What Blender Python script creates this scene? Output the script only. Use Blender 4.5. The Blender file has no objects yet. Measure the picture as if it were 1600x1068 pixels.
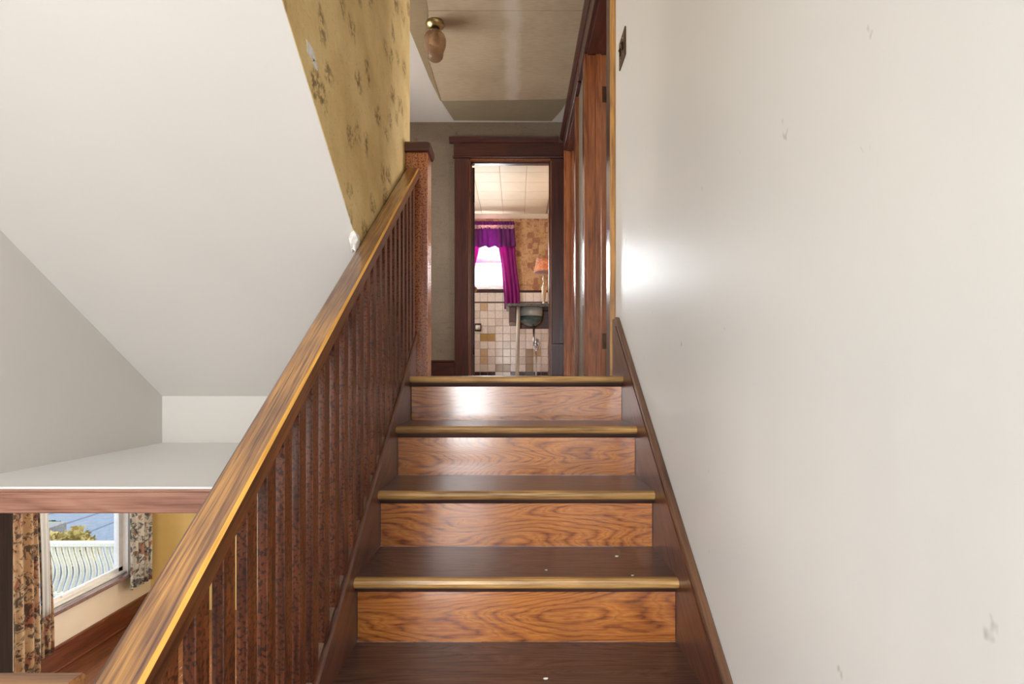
import bpy, bmesh, math, random
from mathutils import Vector, Matrix
random.seed(7)
scene = bpy.context.scene
col = scene.collection

# ------------------------------------------------------------------ camera
cam_d = bpy.data.cameras.new('camera'); cam = bpy.data.objects.new('camera', cam_d); col.objects.link(cam)
cam.location = (0, 0, 0.004); cam.rotation_euler = (math.radians(90), 0, 0)
cam_d.sensor_width = 36.0; cam_d.lens = 18.0
cam_d.shift_x = -7/1600; cam_d.shift_y = 52/1600
cam_d.clip_start = 0.02; cam_d.clip_end = 200
scene.camera = cam

# ------------------------------------------------------------------ world, sun, window light, exposure
scene.view_settings.view_transform = 'Standard'; scene.view_settings.look = 'None'
scene.view_settings.gamma = 1.0; scene.view_settings.use_curve_mapping = False
scene.view_settings.exposure = 0.5
w = bpy.data.worlds.new('daylight'); scene.world = w; w.use_nodes = True
w.node_tree.nodes['Background'].inputs[0].default_value = (0.72, 0.85, 1.0, 1)
w.node_tree.nodes['Background'].inputs[1].default_value = 1.35
def sun(name, energy, rot, color):
    d = bpy.data.lights.new(name, 'SUN'); d.energy = energy; d.color = color; d.angle = math.radians(1.5)
    o = bpy.data.objects.new(name, d); col.objects.link(o); o.rotation_euler = [math.radians(a) for a in rot]
sun('sun', 1.4, (42, 0, 160), (1.0, 0.93, 0.8))
def area(name, loc, rot, sx, sy, power, color):
    d = bpy.data.lights.new(name, 'AREA'); d.shape = 'RECTANGLE'; d.size = sx; d.size_y = sy; d.energy = power; d.color = color
    o = bpy.data.objects.new(name, d); col.objects.link(o); o.location = loc; o.rotation_euler = [math.radians(a) for a in rot]
    return o
# daylight entering at seen, inferred and added windows (placed in the reveals, behind the panes)
area('landing_window_daylight', (-0.90, -3.31, 0.15), (90, 0, 0), 1.1, 2.3, 132, (0.925, 0.975, 1.0))
area('bathroom_window_daylight', (-0.45, 7.56, 1.68), (-90, 0, 0), 0.58, 0.82, 55, (0.93, 0.97, 1.0))
area('added_living_end_fill', (-1.8, 5.76, -1.35), (-90, 0, 0), 1.2, 1.4, 70, (1.0, 0.96, 0.90))  # added fill for the lower room, at an unseen end-wall window
area('added_bathroom_side_fill', (-1.55, 5.95, 1.5), (0, -90, 0), 1.0, 0.85, 27, (1.0, 0.97, 0.93))  # added fill for the bathroom, at an unseen side window
area('added_living_side_fill', (-4.2, 2.6, -1.35), (0, -90, 0), 1.35, 1.15, 75, (1.0, 0.96, 0.90))  # added fill for the lower room's end wall, at an unseen window
area('bedroom_window_daylight', (3.15, 3.6, 1.25), (0, 90, 0), 1.15, 1.35, 90, (1.0, 0.97, 0.93))
area('added_landing_side_fill', (0.61, -0.95, 0.1), (0, 90, 0), 1.3, 0.75, 42, (0.92, 0.97, 1.0))  # added fill for left wall and slope, at an unseen window
area('added_hall_fill', (-1.75, 3.55, 1.3), (0, -90, 0), 1.15, 0.95, 29, (1.0, 0.95, 0.88))  # added fill to brighten the hall, at an unseen window

# ------------------------------------------------------------------ helpers
def lin(c):
    return tuple((x/12.92 if x <= 0.04045 else ((x+0.055)/1.055)**2.4) for x in [v/255 for v in c]) + (1,)
class N:
    """tiny node-graph helper"""
    def __init__(s, name):
        s.m = bpy.data.materials.new(name); s.m.use_nodes = True; s.t = s.m.node_tree; s.t.nodes.clear()
        s.out = s.t.nodes.new('ShaderNodeOutputMaterial'); s.b = s.t.nodes.new('ShaderNodeBsdfPrincipled')
        s.t.links.new(s.b.outputs[0], s.out.inputs[0])
    def n(s, typ, **kw):
        nd = s.t.nodes.new('ShaderNode'+typ)
        for k, v in kw.items(): setattr(nd, k, v)
        return nd
    def l(s, a, b): s.t.links.new(a, b)
    def put(s, sock, v):
        if isinstance(v, bpy.types.NodeSocket): s.l(v, sock)
        else: sock.default_value = v
    def coord(s, scale=(1, 1, 1), rot=(0, 0, 0), kind='Object', rnd=True, tilt=0.0):
        tc = s.n('TexCoord'); mp = s.n('Mapping')
        if tilt:
            m0 = s.n('Mapping'); m0.inputs['Rotation'].default_value = (-tilt, 0, 0); s.l(tc.outputs[kind], m0.inputs[0]); s.l(m0.outputs[0], mp.inputs[0])
        else: s.l(tc.outputs[kind], mp.inputs[0])
        mp.inputs['Scale'].default_value = scale; mp.inputs['Rotation'].default_value = rot
        if rnd:
            oi = s.n('ObjectInfo'); mu = s.n('VectorMath', operation='SCALE'); mu.inputs[0].default_value = (17.3, 31.1, 23.7)
            s.l(oi.outputs['Random'], mu.inputs['Scale']); s.l(mu.outputs[0], mp.inputs['Location'])
        return mp.outputs[0]
    def noise(s, vec, scale=5, detail=3, rough=0.55, dist=0.0):
        nd = s.n('TexNoise'); s.l(vec, nd.inputs['Vector']); nd.inputs['Scale'].default_value = scale
        nd.inputs['Detail'].default_value = detail; nd.inputs['Roughness'].default_value = rough; nd.inputs['Distortion'].default_value = dist
        return nd.outputs[0]
    def math(s, op, a, b=None):
        nd = s.n('Math', operation=op); s.put(nd.inputs[0], a)
        if b is not None: s.put(nd.inputs[1], b)
        return nd.outputs[0]
    def ramp(s, fac, stops, interp='LINEAR'):
        nd = s.n('ValToRGB'); s.l(fac, nd.inputs[0]); cr = nd.color_ramp; cr.interpolation = interp
        while len(cr.elements) < len(stops): cr.elements.new(0.5)
        for e, (p, c) in zip(cr.elements, stops):
            e.position = p; e.color = c if len(c) == 4 else lin(c)
        return nd.outputs[0]
    def mix(s, fac, a, b, mode='MIX'):
        nd = s.n('Mix', data_type='RGBA', blend_type=mode); s.put(nd.inputs[0], fac)
        for i, v in ((6, a), (7, b)):
            s.put(nd.inputs[i], v if isinstance(v, bpy.types.NodeSocket) else (v if len(v) == 4 else lin(v)))
        return nd.outputs[2]
    def bump(s, h, strength=0.2, dist=0.005):
        nd = s.n('Bump'); nd.inputs['Strength'].default_value = strength; nd.inputs['Distance'].default_value = dist
        s.l(h, nd.inputs['Height']); s.l(nd.outputs[0], s.b.inputs['Normal'])
    def fin(s, color=None, rough=0.5, metal=0.0, coat=0.0, coat_r=0.15, spec=0.5):
        if color is not None: s.put(s.b.inputs['Base Color'], color if isinstance(color, bpy.types.NodeSocket) or len(color) == 4 else lin(color))
        s.put(s.b.inputs['Roughness'], rough); s.b.inputs['Metallic'].default_value = metal
        s.b.inputs['Coat Weight'].default_value = coat; s.b.inputs['Coat Roughness'].default_value = coat_r
        s.b.inputs['Specular IOR Level'].default_value = spec
        return s.m
def plain(name, c, rough=0.5, metal=0.0, var=0.06, sc=30, coat=0.0, spec=0.5):
    k = N(name); nz = k.noise(k.coord(), sc, 3)
    d = tuple(int(v*(1-var)) for v in c); e = tuple(min(255, int(v*(1+var))) for v in c)
    return k.fin(k.ramp(nz, [(0.3, d), (0.7, e)]), rough, metal, coat, spec=spec)
def wood(name, dark, mid, light, axis='X', rings=7, stretch=9, base=2.6, rough=0.42, coat=0.35, coat_r=0.2, spots=0.0, wear=None, blotch=0.25, spec=0.5, spot_col=(40, 18, 10), tilt=0.0, spot_sc=120, fibmix=0.5, jag=0.0):
    """varnished oak: cathedral contour lines + fibres, along an object axis"""
    k = N(name); sc = {'X': (1, stretch, stretch), 'Y': (stretch, 1, stretch), 'Z': (stretch, stretch, 1)}[axis]
    v = k.coord(sc, tilt=tilt)
    cont = k.math('FRACT', k.math('MULTIPLY', k.math('ADD', k.noise(v, base*0.45, 1.5, 0.45, 0.25), k.math('MULTIPLY', k.noise(v, base*5, 2, 0.6), jag)), rings))
    tri = k.math('ABSOLUTE', k.math('SUBTRACT', k.math('MULTIPLY', cont, 2.0), 1.0))
    fs = {'X': (6, 160, 160), 'Y': (160, 6, 160), 'Z': (160, 160, 6)}[axis]
    fib = k.noise(k.coord(fs, tilt=tilt), 1.0, 3, 0.6)
    c = k.ramp(tri, [(0.0, dark), (0.28, mid), (0.75, light), (1.0, mid)])
    c = k.mix(fibmix, c, k.ramp(fib, [(0.35, dark), (0.6, light)]), 'MIX')
    bl = k.noise(k.coord(), 3.0, 3, 0.6)
    c = k.mix(k.math('MULTIPLY', k.ramp(bl, [(0.42, (0, 0, 0)), (0.7, (255, 255, 255))]), blotch), c, dark)
    h = fib
    if spots:
        sp = k.noise(k.coord((1, 1, 1)), spot_sc, 2, 0.5)
        m = k.ramp(sp, [(0.50, (0, 0, 0)), (0.60, (255, 255, 255))])
        c = k.mix(k.math('MULTIPLY', m, spots), c, spot_col)
        h = k.math('ADD', k.math('MULTIPLY', fib, 0.3), sp)
    if wear:
        ax, a, b, wc, strength = wear      # worn bare edge, follows the piece itself
        tc = k.n('TexCoord'); sx = k.n('SeparateXYZ'); k.l(tc.outputs['Object'], sx.inputs[0])
        mr = k.n('MapRange'); k.l(sx.outputs[ax], mr.inputs[0]); mr.inputs[1].default_value = a; mr.inputs[2].default_value = b
        jit = k.math('MULTIPLY', mr.outputs[0], k.math('ADD', 0.35, k.noise(k.coord({'X': (3, 40, 40), 'Y': (40, 3, 40), 'Z': (40, 40, 3)}[axis], tilt=tilt), 1.0, 3)))
        f = k.math('MULTIPLY', k.ramp(jit, [(0.3, (0, 0, 0)), (0.75, (255, 255, 255))]), strength)
        c = k.mix(f, c, wc)
    k.bump(h, 0.18 if not spots else 0.3, 0.002)
    return k.fin(c, rough, 0, coat, coat_r, spec)

def link(name, me, mat, parent=None):
    o = bpy.data.objects.new(name, me); col.objects.link(o)
    if mat is not None and not me.materials: me.materials.append(mat)
    if parent is not None: o.parent = parent
    return o
def fin_bm(name, bm, mat, parent=None, smooth=False):
    bmesh.ops.recalc_face_normals(bm, faces=bm.faces)
    me = bpy.data.meshes.new(name); bm.to_mesh(me); bm.free()
    if smooth:
        for p in me.polygons: p.use_smooth = True
    return link(name, me, mat, parent)
def boxes(name, bl, mat, parent=None, bevel=0.0, seg=1):
    """bl: list of (x0,x1,y0,y1,z0,z1)"""
    bm = bmesh.new()
    for (x0, x1, y0, y1, z0, z1) in bl:
        r = bmesh.ops.create_cube(bm, size=1.0)
        for v in r['verts']:
            v.co = Vector(((x0+x1)/2 + v.co.x*(x1-x0), (y0+y1)/2 + v.co.y*(y1-y0), (z0+z1)/2 + v.co.z*(z1-z0)))
    if bevel: bmesh.ops.bevel(bm, geom=bm.edges[:], offset=bevel, segments=seg, affect='EDGES', profile=0.5)
    return fin_bm(name, bm, mat, parent)
def box(name, x0, x1, y0, y1, z0, z1, mat, parent=None, bevel=0.0, seg=1):
    return boxes(name, [(x0, x1, y0, y1, z0, z1)], mat, parent, bevel, seg)
def prism(name, pts, a0, a1, axis, mat, parent=None, bevel=0.0):
    """polygon pts in the two other axes, extruded along axis a0..a1"""
    bm = bmesh.new()
    def P(p, a): return {'X': (a, p[0], p[1]), 'Y': (p[0], a, p[1]), 'Z': (p[0], p[1], a)}[axis]
    A = [bm.verts.new(P(p, a0)) for p in pts]; B = [bm.verts.new(P(p, a1)) for p in pts]
    bm.faces.new(A); bm.faces.new(B[::-1]); n = len(pts)
    for i in range(n): bm.faces.new((A[i], A[(i+1) % n], B[(i+1) % n], B[i]))
    if bevel: bmesh.ops.bevel(bm, geom=bm.edges[:], offset=bevel, segments=1, affect='EDGES')
    return fin_bm(name, bm, mat, parent)
def lathe(name, prof, mat, parent=None, n=24, loc=(0, 0, 0), smooth=True, flute=0, fl=0.0):
    bm = bmesh.new(); rings = []
    for r, z in prof:
        ring = []
        for i in range(n):
            a = 2*math.pi*i/n; rr = r*(1+fl*math.cos(flute*a)) if flute else r
            ring.append(bm.verts.new((loc[0]+rr*math.cos(a), loc[1]+rr*math.sin(a), loc[2]+z)))
        rings.append(ring)
    for a, b in zip(rings, rings[1:]):
        for i in range(n): bm.faces.new((a[i], a[(i+1) % n], b[(i+1) % n], b[i]))
    for ring in (rings[0], rings[-1]):
        if prof[0 if ring is rings[0] else -1][0] > 1e-5:
            try: bm.faces.new(ring)
            except ValueError: pass
    bmesh.ops.remove_doubles(bm, verts=bm.verts, dist=1e-6)
    return fin_bm(name, bm, mat, parent, smooth)
def tube(name, pts, r, mat, parent=None, n=10, square=False, smooth=True, ry=None):
    bm = bmesh.new(); rings = []; pts = [Vector(p) for p in pts]
    for i, p in enumerate(pts):
        t = (pts[min(i+1, len(pts)-1)]-pts[max(i-1, 0)]).normalized()
        u = t.cross(Vector((0.013, 1, 0.007)) if abs(t.y) < 0.9 else Vector((1, 0, 0))).normalized(); v = t.cross(u)
        m = 4 if square else n; off = math.pi/4 if square else 0; k = math.sqrt(2) if square else 1
        rings.append([bm.verts.new(p + u*math.cos(2*math.pi*j/m+off)*r*k + v*math.sin(2*math.pi*j/m+off)*(ry or r)*k) for j in range(m)])
    m = len(rings[0])
    for a, b in zip(rings, rings[1:]):
        for j in range(m): bm.faces.new((a[j], a[(j+1) % m], b[(j+1) % m], b[j]))
    bm.faces.new(rings[0]); bm.faces.new(rings[-1])
    return fin_bm(name, bm, mat, parent, smooth and not square)
def empty(name, loc=(0, 0, 0)):
    o = bpy.data.objects.new(name, None); col.objects.link(o); o.location = loc; o.empty_display_size = 0.05
    return o
def tag(o, label, cat, group=None, kind=None):
    o['label'] = label; o['category'] = cat
    if group: o['group'] = group
    if kind: o['kind'] = kind
    return o
def S(o, label, cat): return tag(o, label, cat, None, 'structure')
def settle(root):
    """keep children where they are although built in world coordinates"""
    bpy.context.view_layer.update()
    for c in root.children: c.matrix_parent_inverse = root.matrix_world.inverted()
    return root
def ncopy(o, parent, loc, rotz=0):
    c = o.copy(); col.objects.link(c); c.parent = parent; c.location = loc; c.rotation_euler = (0, 0, rotz)
    return c

# ------------------------------------------------------------------ materials
def mat_white(name, base, cool, rough, coat=0.0, marks=0.0):
    k = N(name); v = k.coord(rnd=False)
    n1 = k.noise(v, 1.3, 3, 0.5); c = k.ramp(n1, [(0.3, cool), (0.7, base)])
    n2 = k.noise(v, 60, 3, 0.6)
    if marks:
        sp = k.noise(k.coord((1, 1, 0.6), rnd=False), 21, 3, 0.6)
        c = k.mix(k.math('MULTIPLY', k.ramp(sp, [(0.72, (0, 0, 0)), (0.77, (255, 255, 255))]), marks), c, (120, 112, 104))
    k.bump(k.math('ADD', k.math('MULTIPLY', n2, 0.15), k.noise(v, 5, 2)), 0.12, 0.01)
    return k.fin(c, rough, 0, coat, 0.28)
M = {}
M['plaster'] = mat_white('plaster_cream', (208, 201, 193), (203, 196, 188), 0.75)
M['gloss'] = mat_white('gloss_wall_paint', (238, 236, 231), (233, 233, 231), 0.40, 0.0, 0.4)
M['shelfwhite'] = mat_white('shelf_paint', (232, 229, 224), (226, 223, 220), 0.5)
def mat_tan():
    k = N('tan_sponged_paint'); v = k.coord((0.05, 1, 1), rnd=False)
    c = k.ramp(k.noise(v, 5, 4, 0.6), [(0.3, (196, 162, 102)), (0.55, (218, 188, 128)), (0.8, (230, 204, 148))])
    nz = k.n('TexNoise'); k.l(v, nz.inputs['Vector']); nz.inputs['Scale'].default_value = 11; nz.inputs['Detail'].default_value = 3
    ad = k.n('VectorMath', operation='MULTIPLY_ADD'); k.l(nz.outputs['Color'], ad.inputs[0]); ad.inputs[1].default_value = (0.0, 0.10, 0.10); k.l(v, ad.inputs[2])
    vo = k.n('TexVoronoi'); k.l(ad.outputs[0], vo.inputs['Vector']); vo.inputs['Scale'].default_value = 9.0
    sep = k.n('SeparateColor'); k.l(vo.outputs['Color'], sep.inputs[0])
    blob = k.math('MULTIPLY', k.ramp(vo.outputs['Distance'], [(0.22, (255, 255, 255)), (0.42, (0, 0, 0))]), k.ramp(sep.outputs[0], [(0.15, (40, 40, 40)), (0.45, (255, 255, 255))]))
    fine = k.noise(v, 48, 5, 0.75)
    f = k.math('MULTIPLY', blob, k.ramp(fine, [(0.44, (0, 0, 0)), (0.56, (255, 255, 255))]))
    c = k.mix(k.math('MULTIPLY', f, 0.85), c, (112, 80, 36))
    sp = k.noise(v, 90, 3, 0.7); c = k.mix(k.math('MULTIPLY', k.ramp(sp, [(0.60, (0, 0, 0)), (0.68, (255, 255, 255))]), 0.4), c, (132, 100, 52))
    k.bump(fine, 0.35, 0.008)
    return k.fin(c, 0.5)
M['tan'] = mat_tan()
def mat_paper(name, a, b, cdark, crack=0.5):
    k = N(name); v = k.coord(rnd=False)
    c = k.ramp(k.noise(v, 4, 4, 0.65), [(0.3, a), (0.7, b)])
    cr = k.noise(k.coord((1, 1, 2.2), rnd=False), 11, 5, 0.75, 1.2)
    c = k.mix(k.math('MULTIPLY', k.ramp(cr, [(0.56, (0, 0, 0)), (0.66, (255, 255, 255))]), crack), c, cdark)
    fn = k.noise(v, 130, 2); c = k.mix(0.3, c, k.ramp(fn, [(0.4, cdark), (0.6, b)]))
    k.bump(fn, 0.2, 0.003)
    return k.fin(c, 0.6)
M['hallpaper'] = mat_paper('olive_wallpaper', (112, 97, 79), (126, 109, 90), (82, 66, 50), 0.7)
def mat_ceilpaper(name, a, b, streak):
    k = N(name); v = k.coord(rnd=False)
    c = k.ramp(k.noise(v, 2.5, 3, 0.6), [(0.3, a), (0.7, b)])
    grid = k.noise(k.coord((1, 6, 1), rnd=False), 16, 3)
    c = k.mix(0.35, c, k.ramp(grid, [(0.35, a), (0.65, b)]))
    if streak:
        tc = k.n('TexCoord'); sx = k.n('SeparateXYZ'); k.l(tc.outputs['Object'], sx.inputs[0])
        wob = k.math('ADD', k.math('MULTIPLY', k.noise(k.coord((1, 1.3, 1), rnd=False), 5, 3), 0.12), -0.06)
        dx = k.math('ABSOLUTE', k.math('ADD', k.math('SUBTRACT', sx.outputs[0], -0.03), wob))
        c = k.mix(k.math('MULTIPLY', k.ramp(dx, [(0.025, (255, 255, 255)), (0.075, (0, 0, 0))]), 0.5), c, (214, 204, 190))
    fn = k.noise(v, 160, 2); k.bump(fn, 0.25, 0.003)
    return k.fin(c, 0.7)
M['ceilpaper'] = mat_ceilpaper('stained_ceiling_paper', (168, 148, 122), (190, 172, 146), True)
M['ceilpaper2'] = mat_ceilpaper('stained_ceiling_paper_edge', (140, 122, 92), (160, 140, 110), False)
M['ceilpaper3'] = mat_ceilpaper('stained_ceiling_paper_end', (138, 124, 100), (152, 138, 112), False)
# oak
M['tread'] = wood('worn_tread_oak', (44, 28, 26), (78, 52, 44), (112, 82, 70), 'X', 22, 8, 3.0, 0.32, 0.5, 0.2, jag=0.03)
M['nosing'] = wood('worn_bare_nosing_oak', (112, 76, 38), (178, 130, 70), (216, 172, 106), 'X', 5, 10, 2.0, 0.4, 0.3, 0.25, blotch=0.7)
M['riser'] = wood('flame_grain_riser_oak', (96, 42, 18), (164, 90, 34), (200, 126, 52), 'X', 34, 5.5, 2.6, 0.26, 0.8, 0.13, blotch=0.3, fibmix=0.35, jag=0.03)
TL = math.atan(0.183/0.2415)
M['stringer'] = wood('dark_stringer_oak', (56, 28, 20), (90, 50, 36), (116, 70, 50), 'Y', 6, 8, 2.4, 0.36, 0.4, 0.22, tilt=TL)
M['skirtcap'] = wood('skirt_cap_oak', (56, 36, 28), (88, 58, 42), (122, 84, 58), 'Y', 4, 10, 2.4, 0.42, 0.3, 0.25, tilt=TL)
M['cove'] = wood('cove_dark_oak', (36, 22, 20), (58, 38, 34), (84, 58, 50), 'X', 4, 10, 2.4, 0.5, 0.1)
M['handrail'] = wood('handrail_oak', (70, 42, 38), (120, 80, 54), (180, 130, 68), 'Y', 18, 34, 1.2, 0.28, 0.7, 0.15, blotch=0.8, tilt=TL, jag=0.05, fibmix=0.6)
M['railedge'] = wood('handrail_worn_edge', (168, 108, 40), (206, 146, 58), (232, 178, 84), 'Y', 4, 30, 1.2, 0.36, 0.4, tilt=TL, blotch=0.5)
M['railside'] = wood('handrail_side_oak', (62, 30, 18), (102, 58, 32), (130, 80, 46), 'Y', 5, 26, 1.3, 0.34, 0.4, tilt=TL)
M['rail_x'] = wood('landing_rail_oak', (84, 48, 30), (146, 96, 58), (180, 130, 80), 'X', 6, 14, 2.0, 0.36, 0.4, 0.22)
M['baluster'] = wood('crazed_baluster_varnish', (56, 24, 12), (98, 47, 24), (126, 68, 38), 'Z', 4, 10, 3.0, 0.36, 0.3, 0.25, spots=0.85, spot_sc=150)
M['newel'] = wood('crazed_newel_varnish', (130, 64, 32), (166, 94, 50), (188, 120, 74), 'Z', 4, 8, 2.2, 0.26, 0.7, 0.2, spots=0.9, spot_col=(84, 38, 26), spot_sc=140)
M['trim'] = wood('mahogany_trim', (36, 12, 10), (60, 24, 18), (80, 36, 26), 'Z', 5, 9, 2.4, 0.34, 0.45, 0.2)
M['trim_x'] = wood('mahogany_trim_cross', (36, 12, 10), (60, 24, 18), (80, 36, 26), 'X', 5, 9, 2.4, 0.34, 0.45, 0.2)
M['trim_y'] = wood('mahogany_trim_long', (36, 12, 10), (60, 24, 18), (80, 36, 26), 'Y', 5, 9, 2.4, 0.34, 0.45, 0.2)
M['jamb'] = wood('orange_jamb_wood', (84, 38, 17), (128, 68, 32), (152, 90, 48), 'Z', 6, 12, 1.8, 0.34, 0.45, 0.2)
M['goldedge'] = wood('worn_casing_edge', (120, 78, 34), (176, 122, 56), (206, 152, 84), 'Z', 4, 10, 2.2, 0.45, 0.2)
M['header'] = wood('header_reddish_wood', (122, 78, 62), (160, 110, 90), (182, 134, 112), 'X', 5, 12, 1.6, 0.45, 0.2)
M['floorwood'] = wood('floor_board_oak', (68, 34, 18), (104, 58, 32), (124, 74, 44), 'Y', 5, 9, 2.0, 0.35, 0.3)
M['base_l'] = wood('living_baseboard', (66, 28, 16), (98, 48, 27), (116, 62, 38), 'Y', 5, 10, 2.0, 0.35, 0.3)
M['darkpost'] = wood('dark_post_wood', (30, 16, 14), (46, 25, 21), (62, 36, 30), 'Z', 5, 10, 2.0, 0.5, 0.0, spec=0.25)
# others
M['brass'] = plain('aged_brass', (188, 166, 116), 0.34, 1.0, 0.15)
M['bronze'] = plain('tarnished_bronze', (92, 72, 48), 0.45, 0.8, 0.25)
M['chrome'] = plain('chrome', (200, 200, 204), 0.18, 1.0, 0.05)
M['hinge'] = plain('dark_hinge_metal', (70, 54, 40), 0.4, 0.8, 0.2)
M['paintwhite'] = plain('window_white_paint', (236, 234, 230), 0.4, 0, 0.02)
M['soft_black'] = plain('socket_black', (30, 24, 22), 0.5)
def mat_glass(name, tint=(255, 255, 255), gloss=0.08, rough=0.02):
    k = N(name); tr = k.n('BsdfTransparent'); tr.inputs[0].default_value = lin(tint)
    gl = k.n('BsdfGlossy'); gl.inputs['Roughness'].default_value = rough
    fr = k.n('Fresnel'); fr.inputs[0].default_value = 1.45
    ge = k.n('NewGeometry'); f = k.math('MULTIPLY', fr.outputs[0], k.math('SUBTRACT', 1.0, ge.outputs['Backfacing']))
    mx = k.n('MixShader'); k.l(f, mx.inputs[0]); k.l(tr.outputs[0], mx.inputs[1]); k.l(gl.outputs[0], mx.inputs[2])
    k.t.nodes.remove(k.b); k.l(mx.outputs[0], k.out.inputs[0]); return k.m
M['pane'] = mat_glass('window_pane')
def mat_shade():
    k = N('amber_pressed_glass'); 
    sx = k.n('SeparateXYZ'); tc = k.n('TexCoord'); k.l(tc.outputs['Object'], sx.inputs[0])
    k.fin((206, 170, 134), 0.12); k.b.inputs['Transmission Weight'].default_value = 0.8; k.b.inputs['IOR'].default_value = 1.35
    k.bump(k.noise(k.coord(), 70, 2), 0.7, 0.01); return k.m
M['shade'] = mat_shade()
M['grout'] = plain('grout', (160, 144, 132), 0.8)
for nm, c in (('tile_w', (226, 214, 204)), ('tile_w2', (212, 198, 188)), ('tile_g', (176, 140, 84)), ('tile_b', (150, 120, 82)), ('tile_t', (198, 170, 136)), ('tile_m', (58, 22, 30))):
    M[nm] = plain('glazed_'+nm, c, 0.18, 0, 0.04, 40, coat=0.3)
def mat_bathpaper():
    k = N('patchwork_wallpaper'); v = k.coord((1, 0.01, 1), rnd=False)
    vo = k.n('TexVoronoi', distance='CHEBYCHEV'); k.l(v, vo.inputs['Vector']); vo.inputs['Scale'].default_value = 12; vo.inputs['Randomness'].default_value = 0.6
    sep = k.n('SeparateColor'); k.l(vo.outputs['Color'], sep.inputs[0])
    c = k.ramp(sep.outputs[0], [(0.0, (188, 146, 104)), (0.3, (196, 156, 112)), (0.62, (160, 112, 80)), (0.78, (194, 154, 110)), (0.93, (190, 154, 92))], 'CONSTANT')
    ring = k.ramp(vo.outputs['Distance'], [(0.18, (0, 0, 0)), (0.24, (255, 255, 255)), (0.3, (0, 0, 0))])
    c = k.mix(k.math('MULTIPLY', ring, 0.45), c, (130, 78, 54))
    fl = k.noise(v, 34, 4, 0.7); c = k.mix(k.math('MULTIPLY', k.ramp(fl, [(0.52, (0, 0, 0)), (0.6, (255, 255, 255))]), 0.5), c, (124, 70, 52))
    return k.fin(c, 0.6)
M['bathpaper'] = mat_bathpaper()
M['ceiltile'] = plain('bath_ceiling_tile', (218, 204, 180), 0.6, 0, 0.02, 4)
M['ceilgap'] = plain('ceiling_tile_gap', (170, 152, 130), 0.8)
def mat_cloth(name, a, b, transl=0.3, fold=False):
    k = N(name); c = k.ramp(k.noise(k.coord((1, 1, 0.3)), 14, 3), [(0.3, a), (0.7, b)])
    k.fin(c, 0.75); k.b.inputs['Sheen Weight'].default_value = 0.2
    tl = k.n('BsdfTranslucent'); k.l(c, tl.inputs[0]); mx = k.n('MixShader'); mx.inputs[0].default_value = transl
    k.l(k.b.outputs[0], mx.inputs[1]); k.l(tl.outputs[0], mx.inputs[2]); k.l(mx.outputs[0], k.out.inputs[0]); return k.m
M['magenta'] = mat_cloth('magenta_curtain_cloth', (132, 8, 108), (170, 24, 140), 0.4)
M['violet'] = mat_cloth('violet_valance_cloth', (96, 26, 100), (136, 44, 132), 0.4)
M['lace'] = mat_cloth('lace_trim', (196, 150, 158), (224, 186, 184), 0.4)
def mat_floral(name, base, b2, c1, c2, transl=0.2):
    k = N(name); v = k.coord((1, 1, 0.8), rnd=False)
    c = k.ramp(k.noise(v, 5, 3), [(0.35, base), (0.6, b2)])
    f2 = k.noise(v, 8.5, 2, 0.5, 0.5); c = k.mix(k.ramp(f2, [(0.55, (0, 0, 0)), (0.6, (255, 255, 255))]), c, c2)
    f1 = k.noise(v, 17, 4, 0.7, 1.2); c = k.mix(k.math('MULTIPLY', k.ramp(f1, [(0.5, (0, 0, 0)), (0.56, (255, 255, 255))]), 0.85), c, c1)
    k.fin(c, 0.8); tl = k.n('BsdfTranslucent'); k.l(c, tl.inputs[0]); mx = k.n('MixShader'); mx.inputs[0].default_value = transl
    k.l(k.b.outputs[0], mx.inputs[1]); k.l(tl.outputs[0], mx.inputs[2]); k.l(mx.outputs[0], k.out.inputs[0]); return k.m
M['floral1'] = mat_floral('brown_floral_print', (196, 174, 142), (178, 146, 112), (54, 46, 48), (160, 108, 84))
M['floral2'] = mat_floral('teal_floral_print', (226, 228, 226), (206, 204, 196), (48, 68, 84), (170, 140, 122))
M['white_cloth'] = mat_cloth('white_curtain_cloth', (220, 224, 226), (236, 238, 238), 0.4)
M['lamplit_wall'] = plain('lamplight_tinted_wall', (232, 206, 136), 0.6, 0, 0.03, 3)  # yellowish cream wall with the yellow of lamplight put into the colour
M['creamwall'] = plain('cream_wall', (224, 212, 194), 0.6, 0, 0.02, 3)
def mat_shadecloth():
    k = N('lit_lamp_shade'); c = k.ramp(k.noise(k.coord(), 40, 4, 0.7), [(0.42, (176, 128, 104)), (0.58, (208, 168, 140))])
    k.fin(c, 0.8); tl = k.n('BsdfTranslucent'); k.l(c, tl.inputs[0]); mx = k.n('MixShader'); mx.inputs[0].default_value = 0.5
    k.l(k.b.outputs[0], mx.inputs[1]); k.l(tl.outputs[0], mx.inputs[2]); k.l(mx.outputs[0], k.out.inputs[0]); return k.m
M['lampshade'] = mat_shadecloth()
M['porcelain'] = plain('sink_porcelain', (206, 214, 208), 0.15, 0, 0.03, coat=0.5)
M['tealporc'] = plain('teal_sink_underside', (84, 108, 108), 0.25, 0, 0.1, coat=0.3)
M['counter'] = plain('grey_stone_counter', (104, 100, 98), 0.25, 0, 0.25, 60)
M['legpaint'] = plain('cream_leg_paint', (204, 194, 178), 0.4, 0, 0.03)
M['lampbase'] = plain('glazed_lamp_base', (196, 168, 136), 0.2, 0, 0.08)
M['cardwood'] = wood('vanity_brown_wood', (60, 30, 20), (92, 52, 34), (116, 70, 48), 'X', 5, 8, 2.4)
M['asphalt'] = plain('blue_grey_asphalt', (126, 136, 150), 0.8, 0, 0.05, 8)
M['tar'] = plain('crack_tar', (92, 102, 118), 0.7)
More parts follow.
